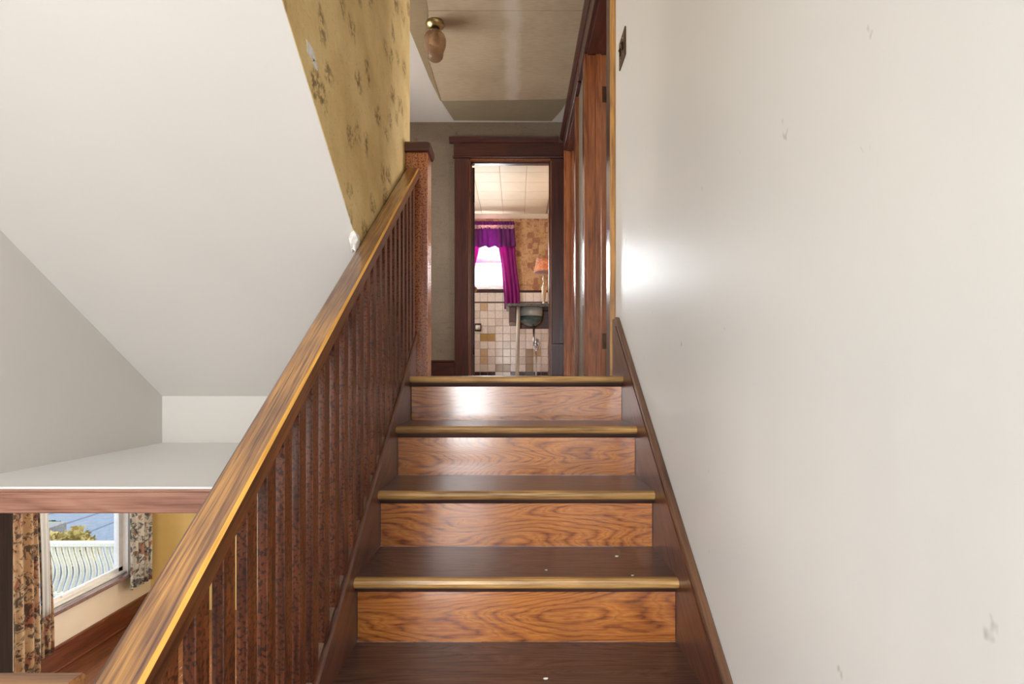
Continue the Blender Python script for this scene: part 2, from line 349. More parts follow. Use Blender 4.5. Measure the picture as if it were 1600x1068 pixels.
M['porchwhite'] = plain('cream_porch_paint', (232, 228, 212), 0.5, 0, 0.03)
M['decking'] = plain('porch_deck_grey', (168, 166, 158), 0.6)
def mat_leaf(name, a, b):
    k = N(name); oi = k.noise(k.coord(), 3.0, 3)
    return k.fin(k.ramp(oi, [(0.35, a), (0.65, b)]), 0.6)
M['leaf_y'] = mat_leaf('yellow_shrub_leaf', (150, 134, 66), (232, 206, 134))
M['leaf_g'] = mat_leaf('green_shrub_leaf', (62, 88, 40), (120, 138, 70))
M['bark'] = plain('shrub_bark', (92, 70, 50), 0.8)
M['stone'] = plain('grey_stone', (142, 140, 136), 0.8, 0, 0.12)
M['chip'] = plain('broken_plaster', (214, 208, 200), 0.9, 0, 0.08, 60)

# ------------------------------------------------------------------ key dimensions (metres, hall floor = 0, camera at origin)
XL, XW, XR = -1.55, -0.49, 0.455
RUN, RISE, Y0 = 0.2415, 0.183, 2.108
SL = RISE/RUN
ZC, ZLAND, ZLOW, YB, YE = 2.39, -1.281, -2.56, -3.2, 4.83
def slope_z(y): return 1.593 - 0.75*y
YS = 2.24; ZSH = -0.291

# ------------------------------------------------------------------ structure: stairwell
S(boxes('wall_left', [(XL-0.12, XL, YB-0.12, 1.36, ZLOW, ZC), (XL-0.12, XL, 1.36, 2.36, -0.336, ZC)], M['plaster']), 'cream plaster wall beside the stairwell void under the sloping ceiling', 'wall')
S(prism('ceiling_sloped', [(-1.063, ZC), (YS, slope_z(YS)), (YS+0.05, slope_z(YS)), (-1.063, ZC+0.06)], XL-0.02, XW-0.0015, 'X', M['plaster']), 'large cream sloping ceiling above the stairwell void', 'ceiling')
S(prism('wall_stair_left', [(-1.063, ZC), (-1.063, ZC-0.003), (YS, slope_z(YS)+0.004), (2.352, slope_z(YS)+0.004), (2.352, ZC)], XW-0.02, XW, 'X', M['tan']), 'mustard sponge-painted wall with brown brush marks above the handrail', 'wall')
S(box('wall_void_end', XL-0.02, XW-0.02, YS, YS+0.1, -0.34, slope_z(YS)+0.03, M['plaster']), 'short cream end wall between the white shelf and sloping ceiling', 'wall')
sh = S(box('floor_shelf', XL-0.02, XW+0.005, 1.352, YS, -0.335, ZSH, M['shelfwhite'], bevel=0.004), 'flat white painted ledge over the wide opening', 'shelf')
S(box('ceiling_landing', XL-0.12, XR+0.12, YB-0.12, -1.05, ZC, ZC+0.06, M['plaster']), 'cream ceiling over the stair landing', 'ceiling')
S(boxes('wall_right', [(XR, XR+0.12, YB-0.12, -1.35, ZLAND-0.1, ZC), (XR, XR+0.12, -1.35, -0.55, ZLAND-0.1, -0.57), (XR, XR+0.12, -1.35, -0.55, 0.77, ZC), (XR, XR+0.12, -0.55, 2.36, ZLAND-0.1, ZC)], M['gloss']), 'glossy off-white painted wall right of the stairs with scuffs', 'wall')
WX0, WX1, WZ0, WZ1 = -1.47, -0.33, -1.02, 1.32
S(boxes('wall_back', [(XL-0.12, WX0, YB-0.12, YB, ZLAND-0.1, ZC), (WX1, XR+0.12, YB-0.12, YB, ZLAND-0.1, ZC), (WX0, WX1, YB-0.12, YB, ZLAND-0.1, WZ0), (WX0, WX1, YB-0.12, YB, WZ1, ZC)], M['plaster']), 'cream wall of the landing with a tall window', 'wall')
S(box('floor_landing', XL, XR, YB, 0.689, ZLAND-0.06, ZLAND, M['tread']), 'dark wooden stair landing floor', 'floor')
S(box('wall_under_landing', XL, XR, 0.60, 0.68, ZLOW, ZLAND-0.062, M['plaster']), 'cream wall below the landing', 'wall')
S(prism('wall_under_stairs', [(0.70, ZLOW), (2.35, ZLOW), (2.35, -0.36), (2.28, -0.36), (0.70, -1.9+SL*0.70+0.02)], -0.489, -0.4745, 'X', M['plaster']), 'cream wall closing the space under the stairs', 'wall')
# hall
S(boxes('floor', [(XW, XR, Y0+0.05, 2.352, -0.05, -0.001), (XL-0.03, XR, 2.352, YE, -0.05, -0.001)], M['floorwood']), 'brown wooden upper hall floor', 'floor')
hc = S(boxes('ceiling', [(XW-0.02, XR+0.12, -1.05, 2.352, ZC, ZC+0.06), (XL-0.12, XR+0.12, 2.352, YE+0.12, ZC, ZC+0.06)], M['plaster']), 'off-white plaster hall ceiling with old stained paper on it', 'ceiling')
def flat(name, pts, z0, z1, mat, parent): return prism(name, pts, z0, z1, 'Z', mat, parent)
pz0, pz1 = ZC-0.004, ZC+0.001
a = flat('ceiling_paper', [(-0.575, 3.35), (XR-0.002, 3.35), (XR-0.002, 4.40), (0.40, 4.42), (-0.65, 4.45), (-0.655, 4.2), (-0.66, 3.9), (-0.63, 3.6)], pz0, pz1, M['ceilpaper'], hc)
a['label'] = 'stained brown ceiling paper with a pale streak'
flat('ceiling_paper', [(XW+0.03, -1.0), (XR-0.002, -1.0), (XR-0.002, 3.345), (-0.576, 3.345), (-0.555, 2.9), (-0.535, 2.4), (XW+0.03, 2.35)], pz0-0.001, pz1, M['ceilpaper'], hc)
flat('ceiling_paper_strip', [(-0.578, 3.345), (-0.635, 3.6), (-0.665, 3.9), (-0.66, 4.2), (-0.655, 4.45), (-0.662, 4.45), (-0.70, 4.1), (-0.74, 3.5), (-0.77, 3.0), (-0.78, 2.4), (-0.54, 2.4), (-0.557, 2.9)], pz0-0.0005, pz1, M['ceilpaper2'], hc)
flat('ceiling_paper_end', [(-0.652, 4.452), (0.40, 4.422), (XR-0.002, 4.403), (0.405, 4.60), (0.33, 4.80), (-0.585, 4.79)], pz0, pz1, M['ceilpaper3'], hc)
DX0, DX1, DZ = -0.435, 0.32, 2.03
S(boxes('wall_hall_end', [(-1.7, DX0-0.012, YE, YE+0.12, -0.05, ZC), (DX1+0.012, XR+0.12, YE, YE+0.12, -0.05, ZC), (DX0-0.012, DX1+0.012, YE, YE+0.12, DZ+0.014, ZC)], M['hallpaper']), 'olive grey crackled wallpaper wall at the end of the hall', 'wall')
S(boxes('wall_hall_left', [(-1.7, -1.58, 2.352, 3.05, -0.05, ZC), (-1.7, -1.58, 4.05, YE, -0.05, ZC), (-1.7, -1.58, 3.05, 4.05, -0.05, 0.7), (-1.7, -1.58, 3.05, 4.05, 1.9, ZC)], M['hallpaper']), 'olive papered left wall of the hall', 'wall')
S(box('wall_hall_near', -1.7, XW-0.022, 2.32, 2.352, -0.05, ZC, M['hallpaper']), 'olive papered wall backing the sloping ceiling', 'wall')
DA, DB = (2.48, 3.24), (3.87, 4.63); J = 0.012
S(boxes('wall_hall_right', [(XR, XR+0.12, 2.36, DA[0]-J, -0.05, ZC), (XR, XR+0.12, DA[1]+J, DB[0]-J, -0.05, ZC), (XR, XR+0.12, DB[1]+J, YE, -0.05, ZC), (XR, XR+0.12, DA[0]-J, DA[1]+J, DZ+0.014, ZC), (XR, XR+0.12, DB[0]-J, DB[1]+J, DZ+0.014, ZC)], M['hallpaper']), 'papered right hall wall with two doorways', 'wall')
bb = S(box('baseboard_hall_end', -1.58, -0.58, YE-0.018, YE, 0, 0.125, M['trim_x'], bevel=0.002), 'dark wooden baseboard left of the bathroom door', 'baseboard')
box('baseboard_cap', -1.58, -0.58, YE-0.026, YE, 0.125, 0.147, M['trim_x'], bb, 0.004)
# bedroom behind right hall wall
BW = (2.9, 4.3, 0.65, 1.85)
S(boxes('wall_bedroom', [(XR+0.12, 3.0, 1.98, 2.1, -0.05, ZC), (XR+0.575, 3.0, 4.9, 5.02, -0.05, ZC), (3.0, 3.1, 1.98, BW[0], -0.05, ZC), (3.0, 3.1, BW[1], 5.02, -0.05, ZC), (3.0, 3.1, BW[0], BW[1], -0.05, BW[2]), (3.0, 3.1, BW[0], BW[1], BW[3], ZC), (XR+0.12, XR+0.575, 4.951, 5.02, -0.05, ZC)], M['creamwall']), 'cream walls of the room right of the hall', 'wall')
S(box('floor_bedroom', XR+0.12, 3.0, 2.1, 4.9, -0.05, -0.001, M['floorwood']), 'brown wooden floor of the room right of the hall', 'floor')
S(box('ceiling_bedroom', XR+0.12, 3.1, 1.98, 5.02, ZC, ZC+0.06, M['creamwall']), 'cream ceiling of the room right of the hall', 'ceiling')
# bathroom
YT, ZBC, XBR, XBL = 7.4, 2.32, 0.45, -1.4
BX0, BX1, BZ0, BZ1 = -0.76, -0.14, 1.25, 2.12
bw = S(boxes('wall_bathroom_end', [(XBL, BX0, YT, YT+0.12, -0.05, ZBC), (BX1, XBR+0.12, YT, YT+0.12, -0.05, ZBC), (BX0, BX1, YT, YT+0.12, -0.05, BZ0), (BX0, BX1, YT, YT+0.12, BZ1, ZBC)], M['bathpaper']), 'bathroom end wall, patchwork wallpaper above square tiles', 'wall')
S(box('wall_bathroom_right', XBR, XBR+0.12, YE+0.12, YT+0.12, -0.05, ZBC, M['bathpaper']), 'papered bathroom wall behind the sink', 'wall')
S(boxes('wall_bathroom_left', [(XBL-0.12, XBL, YE+0.12, 5.5, -0.05, ZBC), (XBL-0.12, XBL, 6.4, YT+0.12, -0.05, ZBC), (XBL-0.12, XBL, 5.5, 6.4, -0.05, 0.95), (XBL-0.12, XBL, 5.5, 6.4, 2.05, ZBC)], M['bathpaper']), 'papered bathroom wall on the left', 'wall')
S(box('floor_bathroom', XBL, XBR, YE, YT, -0.05, -0.001, M['tile_w2']), 'pale bathroom floor', 'floor')
bc = S(box('ceiling_bathroom', XBL, XBR, YE+0.12, YT, ZBC+0.006, ZBC+0.06, M['ceilgap']), 'bathroom ceiling of large square cream tiles', 'ceiling')
me = None
y = YT-0.03
while y > YE+0.13:
    x = XBR-0.03
    while x > XBL:
        x0 = max(x-0.305, XBL); y0 = max(y-0.305, YE+0.12)
        box('ceiling_tile', x0+0.002, x-0.002, y0+0.002, y-0.002, ZBC, ZBC+0.012, M['ceiltile'], bc, 0.002)
        x -= 0.305
    y -= 0.305
tr = S(prism('trim_1', [(YT, ZBC), (YT-0.05, ZBC), (YT-0.045, ZBC-0.02), (YT-0.02, ZBC-0.045), (YT, ZBC-0.055)], XBL, XBR, 'X', M['ceiltile']), 'cream cove moulding along the bathroom ceiling edge', 'trim')

# bathroom wall tiles
P = 0.110
cols_x0 = (741-807)*YT/800 - 3*P - 0.02
special = {(4, 8): 'tile_t', (4, 4): 'tile_g', (5, 4): 'tile_g', (4, 2): 'tile_t', (4, 1): 'tile_t', (6, 0): 'tile_b', (7, 0): 'tile_b', (10, 2): 'tile_b', (10, 1): 'tile_b', (10, 0): 'tile_b', (5, 3): 'tile_w', (11, 2): 'tile_t'}
tmesh = {}
def tile(nm, x, z, wd, ht, t=0.008):
    key = (nm, round(wd, 3), round(ht, 3))
    if key not in tmesh:
        bm = bmesh.new(); r = bmesh.ops.create_cube(bm, size=1)
        for v in r['verts']: v.co = Vector((v.co.x*wd, v.co.y*t, v.co.z*ht))
        bmesh.ops.bevel(bm, geom=bm.edges[:], offset=0.002, segments=1, affect='EDGES')
        m2 = bpy.data.meshes.new('tile'); bm.to_mesh(m2); bm.free(); m2.materials.append(M[nm]); tmesh[key] = m2
    o = bpy.data.objects.new('tile', tmesh[key]); col.objects.link(o); o.parent = bw; o.location = (x, YT-0.004, z)
NC = 14
XT0 = -0.966
for i in range(NC):
    for j in range(9):
        x = XT0 + (i+0.5)*P
        if x > XBR-0.02: continue
        tile(special.get((i, j), 'tile_w2' if (i*7+j*5) % 4 == 0 else 'tile_w'), x, 0.055+(j+0.5)*P, P-0.005, P-0.005)
    x = XT0+(i+0.5)*P
    if x < XBR-0.02:
        tile('tile_w', x, 1.065+0.068, P-0.005, 0.128)
        tile('tile_w' if i in (6, 7) else 'tile_m', x, 0.027, P-0.005, 0.050)
box('grout_bed', XBL, XBR, YT-0.004, YT+0.001, 0, 1.215, M['grout'], bw)
box('tile_liner', XBL, XBR, YT-0.010, YT, 1.052, 1.062, M['tile_m'], bw, 0.002)
box('tile_cap', BX1+0.02, XBR, YT-0.012, YT, 1.20, 1.232, M['tile_m'], bw, 0.004)
box('tile_cap', XBL, BX0-0.02, YT-0.012, YT, 1.20, 1.232, M['tile_m'], bw, 0.004)

# ------------------------------------------------------------------ windows
def window(name, label, x0, x1, z0, z1, ywall, inward, depth=0.12, divx=(), meet=True, frame=M['paintwhite'], casing=True, sill=True):
    """window in a wall facing along Y; inward = -1 or +1 direction into the room"""
    r = S(empty(name, ((x0+x1)/2, ywall, z0)), label, 'window')
    yo = ywall - inward*depth
    ya, yb = sorted((ywall, yo))
    boxes('window_frame', [(x0, x0+0.02, ya, yb, z0, z1), (x1-0.02, x1, ya, yb, z0, z1), (x0, x1, ya, yb, z1-0.02, z1), (x0, x1, ya, yb, z0, z0+0.02)], frame, r)
    ym = (ya+yb)/2; zm = (z0+z1)/2 - 0.02; edges = [x0+0.02]+list(divx)+[x1-0.02]
    for a_, b_ in zip(edges, edges[1:]):
        spans = [(z0+0.02, zm, -inward*-0.015), (zm, z1-0.02, -inward*0.015)] if meet else [(z0+0.02, z1-0.02, 0)]
        for (s0, s1, dy) in spans:
            s = boxes('sash', [(a_, a_+0.04, ym+dy-0.015, ym+dy+0.015, s0, s1), (b_-0.04, b_, ym+dy-0.015, ym+dy+0.015, s0, s1), (a_, b_, ym+dy-0.015, ym+dy+0.015, s0, s0+0.035), (a_, b_, ym+dy-0.015, ym+dy+0.015, s1-0.035, s1)], frame, r)
            box('pane', a_+0.035, b_-0.035, ym+dy-0.002, ym+dy+0.002, s0+0.03, s1-0.03, M['pane'], s)
    return settle(r)
window('window_1', 'white sash window behind the magenta bathroom curtains', BX0, BX1, BZ0, BZ1, YT, -1)
box('window_stool', BX0-0.03, BX1+0.03, YT-0.03, YT+0.01, BZ0-0.05, BZ0, M['trim_x'], bpy.data.objects['window_1'], 0.004)
bpy.data.objects['window_stool'].matrix_parent_inverse = bpy.data.objects['window_1'].matrix_world.inverted()
window('window_2', 'tall window of the stair landing', WX0, WX1, WZ0, WZ1, YB, 1)

def window_x(name, label, x0, x1, ya, yb, z0, z1):
    r = S(empty(name, ((x0+x1)/2, (ya+yb)/2, z0)), label, 'window'); xm = (x0+x1)/2; zm = (z0+z1)/2
    boxes('window_frame', [(x0, x1, ya, ya+0.02, z0, z1), (x0, x1, yb-0.02, yb, z0, z1), (x0, x1, ya, yb, z0, z0+0.02), (x0, x1, ya, yb, z1-0.02, z1)], M['paintwhite'], r)
    for (s0, s1) in ((z0+0.02, zm), (zm, z1-0.02)):
        sh_ = boxes('sash', [(xm-0.015, xm+0.015, ya+0.02, ya+0.06, s0, s1), (xm-0.015, xm+0.015, yb-0.06, yb-0.02, s0, s1), (xm-0.015, xm+0.015, ya+0.02, yb-0.02, s0, s0+0.03), (xm-0.015, xm+0.015, ya+0.02, yb-0.02, s1-0.03, s1)], M['paintwhite'], r)
        box('pane', xm-0.002, xm+0.002, ya+0.055, yb-0.055, s0+0.025, s1-0.025, M['pane'], sh_)
    return settle(r)
window_x('added_window_5', 'added unseen window of the left hall wall, lighting the hall', -1.7, -1.58, 3.05, 4.05, 0.7, 1.9)  # added out of view to let light into the hall
window_x('added_window_8', 'added unseen landing window in the glossy right wall, for fill light', XR, XR+0.12, -1.35, -0.55, -0.57, 0.77)  # added behind the camera to light the opposite wall and slope
window_x('added_window_7', 'added unseen side window for bathroom fill light', XBL-0.12, XBL, 5.5, 6.4, 0.95, 2.05)  # added out of view as bathroom fill
window_x('window_6', 'window of the room right of the hall', 3.0, 3.1, BW[0], BW[1], BW[2], BW[3])

# ------------------------------------------------------------------ doors and casings
d1 = S(empty('door_1', ((DX0+DX1)/2, YE, 0)), 'bathroom doorway with dark mahogany casing and open door', 'door')
yc0 = YE-0.022
box('side_casing', -0.582, DX0-0.012, yc0, YE, 0, DZ+0.012, M['trim'], d1, 0.004)
box('side_casing', DX1+0.012, XR-0.004, yc0, YE, 0.30, DZ+0.012, M['trim'], d1, 0.004)
box('plinth_block', DX1+0.010, XR-0.004, yc0-0.004, YE, 0, 0.30, M['trim'], d1, 0.003)
box('head_casing', -0.59, XR-0.003, yc0-0.003, YE, DZ+0.034, 2.185, M['trim_x'], d1, 0.003)
box('head_bead', -0.60, XR-0.003, yc0-0.008, YE, DZ+0.014, DZ+0.034, M['trim_x'], d1, 0.005, 2)
prism('head_cap', [(YE, 2.185), (YE-0.030, 2.185), (YE-0.05, 2.215), (YE-0.052, 2.232), (YE, 2.232)], -0.63, XR-0.06, 'X', M['trim_x'], d1)
box('jamb', DX0-0.012, DX0, YE-0.006, YE+0.126, 0, DZ, M['jamb'], d1, 0.002)
box('jamb', DX1, DX1+0.012, YE-0.006, YE+0.126, 0, DZ, M['jamb'], d1, 0.002)
box('head_jamb', DX0, DX1, YE-0.006, YE+0.126, DZ, DZ+0.014, M['jamb'], d1, 0.002)
box('door_stop', DX0, DX0+0.012, YE+0.04, YE+0.078, 0, DZ, M['trim'], d1, 0.002)
box('door_stop', DX1-0.012, DX1, YE+0.04, YE+0.078, 0, DZ, M['trim'], d1, 0.002)
box('door_stop', DX0, DX1, YE+0.04, YE+0.078, DZ-0.012, DZ, M['trim_x'], d1, 0.002)
lf = prism('door_leaf', [(DX0-0.010, YE+0.14), (DX0+0.030, YE+0.142), (DX0-0.075, YE+0.87), (DX0-0.115, YE+0.868)], 0.012, DZ-0.01, 'Z', M['trim'], d1, 0.003)
for z in (0.25, 1.72):
    tube('hinge', [(DX0+0.022, YE+0.130, z-0.045), (DX0+0.022, YE+0.130, z+0.045)], 0.008, M['hinge'], lf)
lathe('door_knob', [(0.0, 0), (0.012, 0.002), (0.012, 0.03), (0.028, 0.04), (0.03, 0.055), (0.018, 0.068), (0, 0.07)], M['brass'], lf)
kn = bpy.data.objects['door_knob']; kn.location = (DX0-0.068, YE+0.81, 0.95); kn.rotation_euler = (0, math.radians(90), 0)
box('strike_plate', DX1-0.002, DX1+0.001, YE+0.085, YE+0.115, 0.91, 0.98, M['brass'], d1, 0.0005)
settle(d1)

def side_door(name, label, ya, yb, near_mat, ca, cb):
    r = S(empty(name, (XR, (ya+yb)/2, 0)), label, 'door')
    xf = XR-0.022
    box('side_casing', xf, XR, ya-0.118, ya-0.012, 0, DZ+0.012, M['trim'], r, 0.003)
    box('casing_edge', xf-0.003, XR, ya-0.126, ya-0.118, 0.0, DZ+0.012, near_mat, r, 0.002)
    box('side_casing', xf, XR, yb+0.012, yb+0.118, 0, DZ+0.012, M['trim'], r, 0.004)
    box('casing_edge', xf-0.004, XR, yb+0.004, yb+0.012, 0, DZ+0.012, M['jamb'], r, 0.003)
    box('head_casing', xf-0.003, XR, ca+0.02, cb-0.002, DZ+0.034, 2.185, M['trim_y'], r, 0.003)
    box('head_bead', xf-0.008, XR, ca+0.02, cb-0.002, DZ+0.014, DZ+0.034, M['trim_y'], r, 0.005)
    prism('head_cap', [(XR, 2.185), (XR-0.030, 2.185), (XR-0.05, 2.215), (XR-0.052, 2.232), (XR, 2.232)], ca, cb, 'Y', M['trim_y'], r)
    for (y0, y1) in ((ya-0.012, ya), (yb, yb+0.012)):
        box('jamb', XR-0.006, XR+0.126, y0, y1, 0, DZ, M['jamb'], r, 0.002)
    box('head_jamb', XR-0.006, XR+0.126, ya, yb, DZ, DZ+0.014, M['trim_y'], r, 0.002)
    box('door_stop', XR+0.045, XR+0.08, yb-0.012, yb, 0, DZ, M['jamb'], r, 0.002)
    box('door_stop', XR+0.045, XR+0.08, ya, ya+0.012, 0, DZ, M['jamb'], r, 0.002)
    l = box('door_leaf', XR+0.135, XR+0.135+0.735, yb-0.045, yb-0.006, 0.012, DZ-0.01, M['trim'], r, 0.003)
    for z in (0.22, 1.78):
        box('hinge', XR+0.088, XR+0.128, yb-0.003, yb+0.001, z-0.05, z+0.05, M['hinge'], r, 0.0005)
        tube('hinge_pin', [(XR+0.128, yb-0.010, z-0.052), (XR+0.128, yb-0.010, z+0.052)], 0.008, M['hinge'], l)
    return settle(r)
side_door('door_2', 'nearer doorway on the right of the hall, orange jamb and brass hinges', DA[0], DA[1], M['goldedge'], 2.33, 3.555)
side_door('door_3', 'farther doorway on the right of the hall beside the bathroom', DB[0], DB[1], M['jamb'], 3.557, YE-0.053)

# ------------------------------------------------------------------ staircase
st = tag(empty('staircase', (0, 0.689, ZLAND)), 'old oak stair flight with worn golden nosings and flame-grain risers', 'staircase')
NX = 0.4405
for i in range(7):
    yn, z = Y0-RUN*i, -RISE*i
    t = box('tread', -NX, NX, yn+0.022, (yn+RUN+0.03 if i else yn+0.12), z-0.026, z, M['tread'], st)
    # rounded worn nose
    pts = [(yn+0.022, z), (yn+0.010, z), (yn+0.003, z-0.004), (yn, z-0.012), (yn+0.002, z-0.020), (yn+0.008, z-0.026), (yn+0.022, z-0.026)]
    prism('nosing', pts, -NX, NX, 'X', M['nosing'], t)
    rr = box('riser', -0.4385, 0.4385, yn+0.030, yn+0.048, z-RISE+0.0005, z-0.026, M['riser'], st)
    prism('cove_moulding', [(yn+0.031, z-0.026), (yn+0.014, z-0.026), (yn+0.017, z-0.034), (yn+0.024, z-0.042), (yn+0.031, z-0.044)], -0.4385, 0.4385, 'X', M['cove'], rr)
sk = prism('skirt_board', [(0.28, -1.47+SL*0.28), (2.262, -1.47+SL*2.262), (2.352, 0.262), (2.352, -0.2), (2.1, -0.3), (0.75, ZLAND), (0.30, ZLAND)], 0.440, 0.4545, 'X', M['stringer'], st)
prism('skirt_cap', [(0.28, -1.47+SL*0.28), (2.262, -1.47+SL*2.262), (2.262, -1.452+SL*2.262), (0.28, -1.452+SL*0.28)], 0.4325, 0.4545, 'X', M['skirtcap'], sk, 0.003)
prism('skirt_bead', [(0.28, -1.50+SL*0.28), (2.262, -1.50+SL*2.262), (2.262, -1.492+SL*2.262), (0.28, -1.492+SL*0.28)], 0.4365, 0.4405, 'X', M['stringer'], sk)
prism('stringer', [(0.50, ZLAND), (0.50, -1.527+SL*0.50), (2.25, -1.527+SL*2.25), (2.25, -0.30), (0.95, ZLAND)], -0.474, -0.4405, 'X', M['stringer'], st)
settle(st)

# ------------------------------------------------------------------ stair railing
rl = tag(empty('stair_railing', (-0.457, 2.3, 0)), 'sloping oak stair railing with square balusters and a tall newel', 'railing')
prof = [(-.487, -.007), (-.480, 0), (-.4325, 0), (-.4272, -.0055), (-.427, -.040), (-.432, -.047), (-.440, -.049), (-.440, -.062), (-.474, -.062), (-.474, -.049), (-.482, -.047), (-.487, -.04)]
def sweep(name, prof, ya, yb, c, mat, parent, extra=None):
    bm = bmesh.new(); R = []
    for y in (ya, yb): R.append([bm.verts.new((x, y, c+SL*y+dz)) for x, dz in prof])
    n = len(prof)
    for i in range(n): bm.faces.new((R[0][i], R[0][(i+1) % n], R[1][(i+1) % n], R[1][i]))
    bm.faces.new(R[0]); bm.faces.new(R[1])
    if extra:
        bm.faces.ensure_lookup_table()
        for fi, mi in extra[1].items(): bm.faces[fi].material_index = mi
    o = fin_bm(name, bm, mat, parent)
    if extra:
        for m_ in extra[0]: o.data.materials.append(m_)
    return o
CH = -0.79
sweep('handrail', prof, 0.49, 2.252, CH, M['handrail'], rl, ([M['railedge'], M['railside']], {2: 1, 0: 2, 3: 2, 4: 2, 5: 2, 6: 2, 7: 2, 8: 2, 9: 2, 10: 2, 11: 2}))
sweep('shoe_rail', [(-.486, 0), (-.486, .018), (-.436, .018), (-.4305, .012), (-.4305, 0)], 0.56, 2.25, -1.527, M['stringer'], rl)
ZB0, ZB1 = -1.511, CH-0.060
L = ZB1-ZB0
bm = bmesh.new(); hw, hd = 0.0092, 0.0168
vs = []
for z in (0, L):
    for (sx, sy) in ((-1, -1), (1, -1), (1, 1), (-1, 1)):
        vs.append(bm.verts.new((sx*hw, sy*hd, z + SL*sy*hd)))
for q in ((0, 1, 2, 3), (4, 5, 6, 7), (0, 1, 5, 4), (1, 2, 6, 5), (2, 3, 7, 6), (3, 0, 4, 7)): bm.faces.new([vs[k] for k in q])
bmesh.ops.bevel(bm, geom=[e for e in bm.edges if abs(e.verts[0].co.z-e.verts[1].co.z) > 0.2], offset=0.0015, segments=1, affect='EDGES')
bmesh.ops.recalc_face_normals(bm, faces=bm.faces)
bme = bpy.data.meshes.new('baluster'); bm.to_mesh(bme); bm.free(); bme.materials.append(M['baluster'])
PB = 0.0675; ybl = 2.205; nb = 0
fil = None
while ybl > 0.60:
    o = bpy.data.objects.new('baluster', bme); col.objects.link(o); o.parent = rl; o.location = (-0.4502, ybl, ZB0+SL*ybl)
    if fil is None:
        fil = prism('fillet', [(hd, SL*hd), (PB-hd, SL*(PB-hd)), (PB-hd, SL*(PB-hd)+0.009), (hd, SL*hd+0.009)], -0.0075, 0.0085, 'X', M['skirtcap'], rl)
        fil.location = (-0.4502, ybl-PB, ZB0+SL*(ybl-PB)+0.001)
    else: ncopy(fil, rl, (-0.4502, ybl-PB, ZB0+SL*(ybl-PB)+0.001))
    ybl -= PB
nw = box('newel_post', -0.489, -0.391, 2.251, 2.349, -0.30, 0.985, M['newel'], rl, 0.004, 2)
prism('newel_cap', [(-0.502, 1.0), (-0.502, 1.022), (-0.378, 1.022), (-0.378, 1.0), (-0.386, 0.985), (-0.494, 0.985)], 2.238, 2.362, 'Y', M['trim_x'], nw, 0.003)
box('newel_cap_top', -0.494, -0.386, 2.246, 2.354, 1.022, 1.03, M['trim_x'], nw, 0.003)
lw = box('newel_post', -0.4865, -0.427, 0.51, 0.57, ZLAND, -0.43, M['newel'], rl, 0.003)
settle(rl)
# level railing guarding the landing
gl = tag(empty('landing_railing', (-1.0, 0.54, ZLAND)), 'level wooden landing rail at the bottom left meeting the sloping handrail', 'railing')
prism('handrail', [(0.497, -.335), (0.503, -.330), (0.575, -.330), (0.579, -.334), (0.579, -.37), (0.56, -.387), (0.516, -.387), (0.497, -.37)], XL, -0.4875, 'X', M['rail_x'], gl)
x = -0.56
while x > XL+0.03:
    box('baluster', x-0.0165, x+0.0165, 0.5265, 0.5495, ZLAND+0.09, -0.386, M['baluster'], gl, 0.0015); x -= PB
box('shoe_rail', XL, -0.50, 0.515, 0.565, ZLAND+0.05, ZLAND+0.09, M['stringer'], gl, 0.003)
settle(gl)

# ------------------------------------------------------------------ opening below the shelf
t2 = S(box('trim_2', XL, -0.4955, 1.334, 1.352, -0.356, -0.302, M['header'], bevel=0.003), 'reddish wooden header board over the wide opening', 'trim')
box('header_bead', XL, -0.4955, 1.338, 1.356, -0.302, -0.296, M['header'], t2, 0.002)
S(box('trim_3', XL, -1.443, 1.334, 1.47, ZLOW, -0.357, M['darkpost'], bevel=0.003), 'dark wooden post at the left of the wide opening', 'trim')
S(box('wall_opening_side', -4.12, XL, 1.36, 1.46, ZLOW, -0.336, M['creamwall']), 'cream wall left of the wide opening', 'wall')
# lower room
XV = -4.0; YV = 5.6
S(box('ceiling_living', -4.12, -0.46, 1.46, YV+0.12, -0.36, -0.336, M['creamwall']), 'cream ceiling of the lower room', 'ceiling')
fl = S(box('floor_living', -4.1, 0.5, 0.68, YV+0.12, ZLOW-0.06, ZLOW-0.006, M['cove']), 'lower room floor of reddish boards', 'floor')
k = 0; xx = -3.98
while xx < -0.5 and k < 60:
    box('floor_board', xx, min(xx+0.0785, -0.48), 0.69, YV, ZLOW-0.007, ZLOW, M['floorwood'], fl, 0.001); xx += 0.08; k += 1
LY0, LY1, LZ0, LZ1 = 4.22, 5.295, -2.015, -0.62
S(boxes('wall_living_left', [(XV-0.14, XV, 1.3, 2.0, ZLOW, -0.336), (XV-0.14, XV, 3.2, LY0, ZLOW, -0.336), (XV-0.14, XV, 2.0, 3.2, ZLOW, -2.05), (XV-0.14, XV, 2.0, 3.2, -0.63, -0.336), (XV-0.14, XV, LY1, YV+0.12, ZLOW, -0.336), (XV-0.14, XV, LY0, LY1, ZLOW, LZ0), (XV-0.14, XV, LY0, LY1, LZ1, -0.336)], M['creamwall']), 'cream wall with the window onto the porch', 'wall')
S(boxes('wall_living_end', [(XV, -2.42, YV, YV+0.12, ZLOW, -0.336), (-1.18, -0.34, YV, YV+0.12, ZLOW, -0.336), (-2.42, -1.18, YV, YV+0.12, ZLOW, -2.07), (-2.42, -1.18, YV, YV+0.12, -0.63, -0.336)], M['lamplit_wall']), 'yellowish cream end wall of the lower room, lamplight put into its colour', 'wall')
window('added_window_4', 'added second window, out of view, lighting the lower room', -2.42, -1.18, -2.07, -0.63, YV, -1)  # added behind the stairs for light inside the lower room
S(box('wall_living_right', -0.46, -0.34, 2.35, YV, ZLOW, -0.30, M['creamwall']), 'cream right wall of the lower room', 'wall')
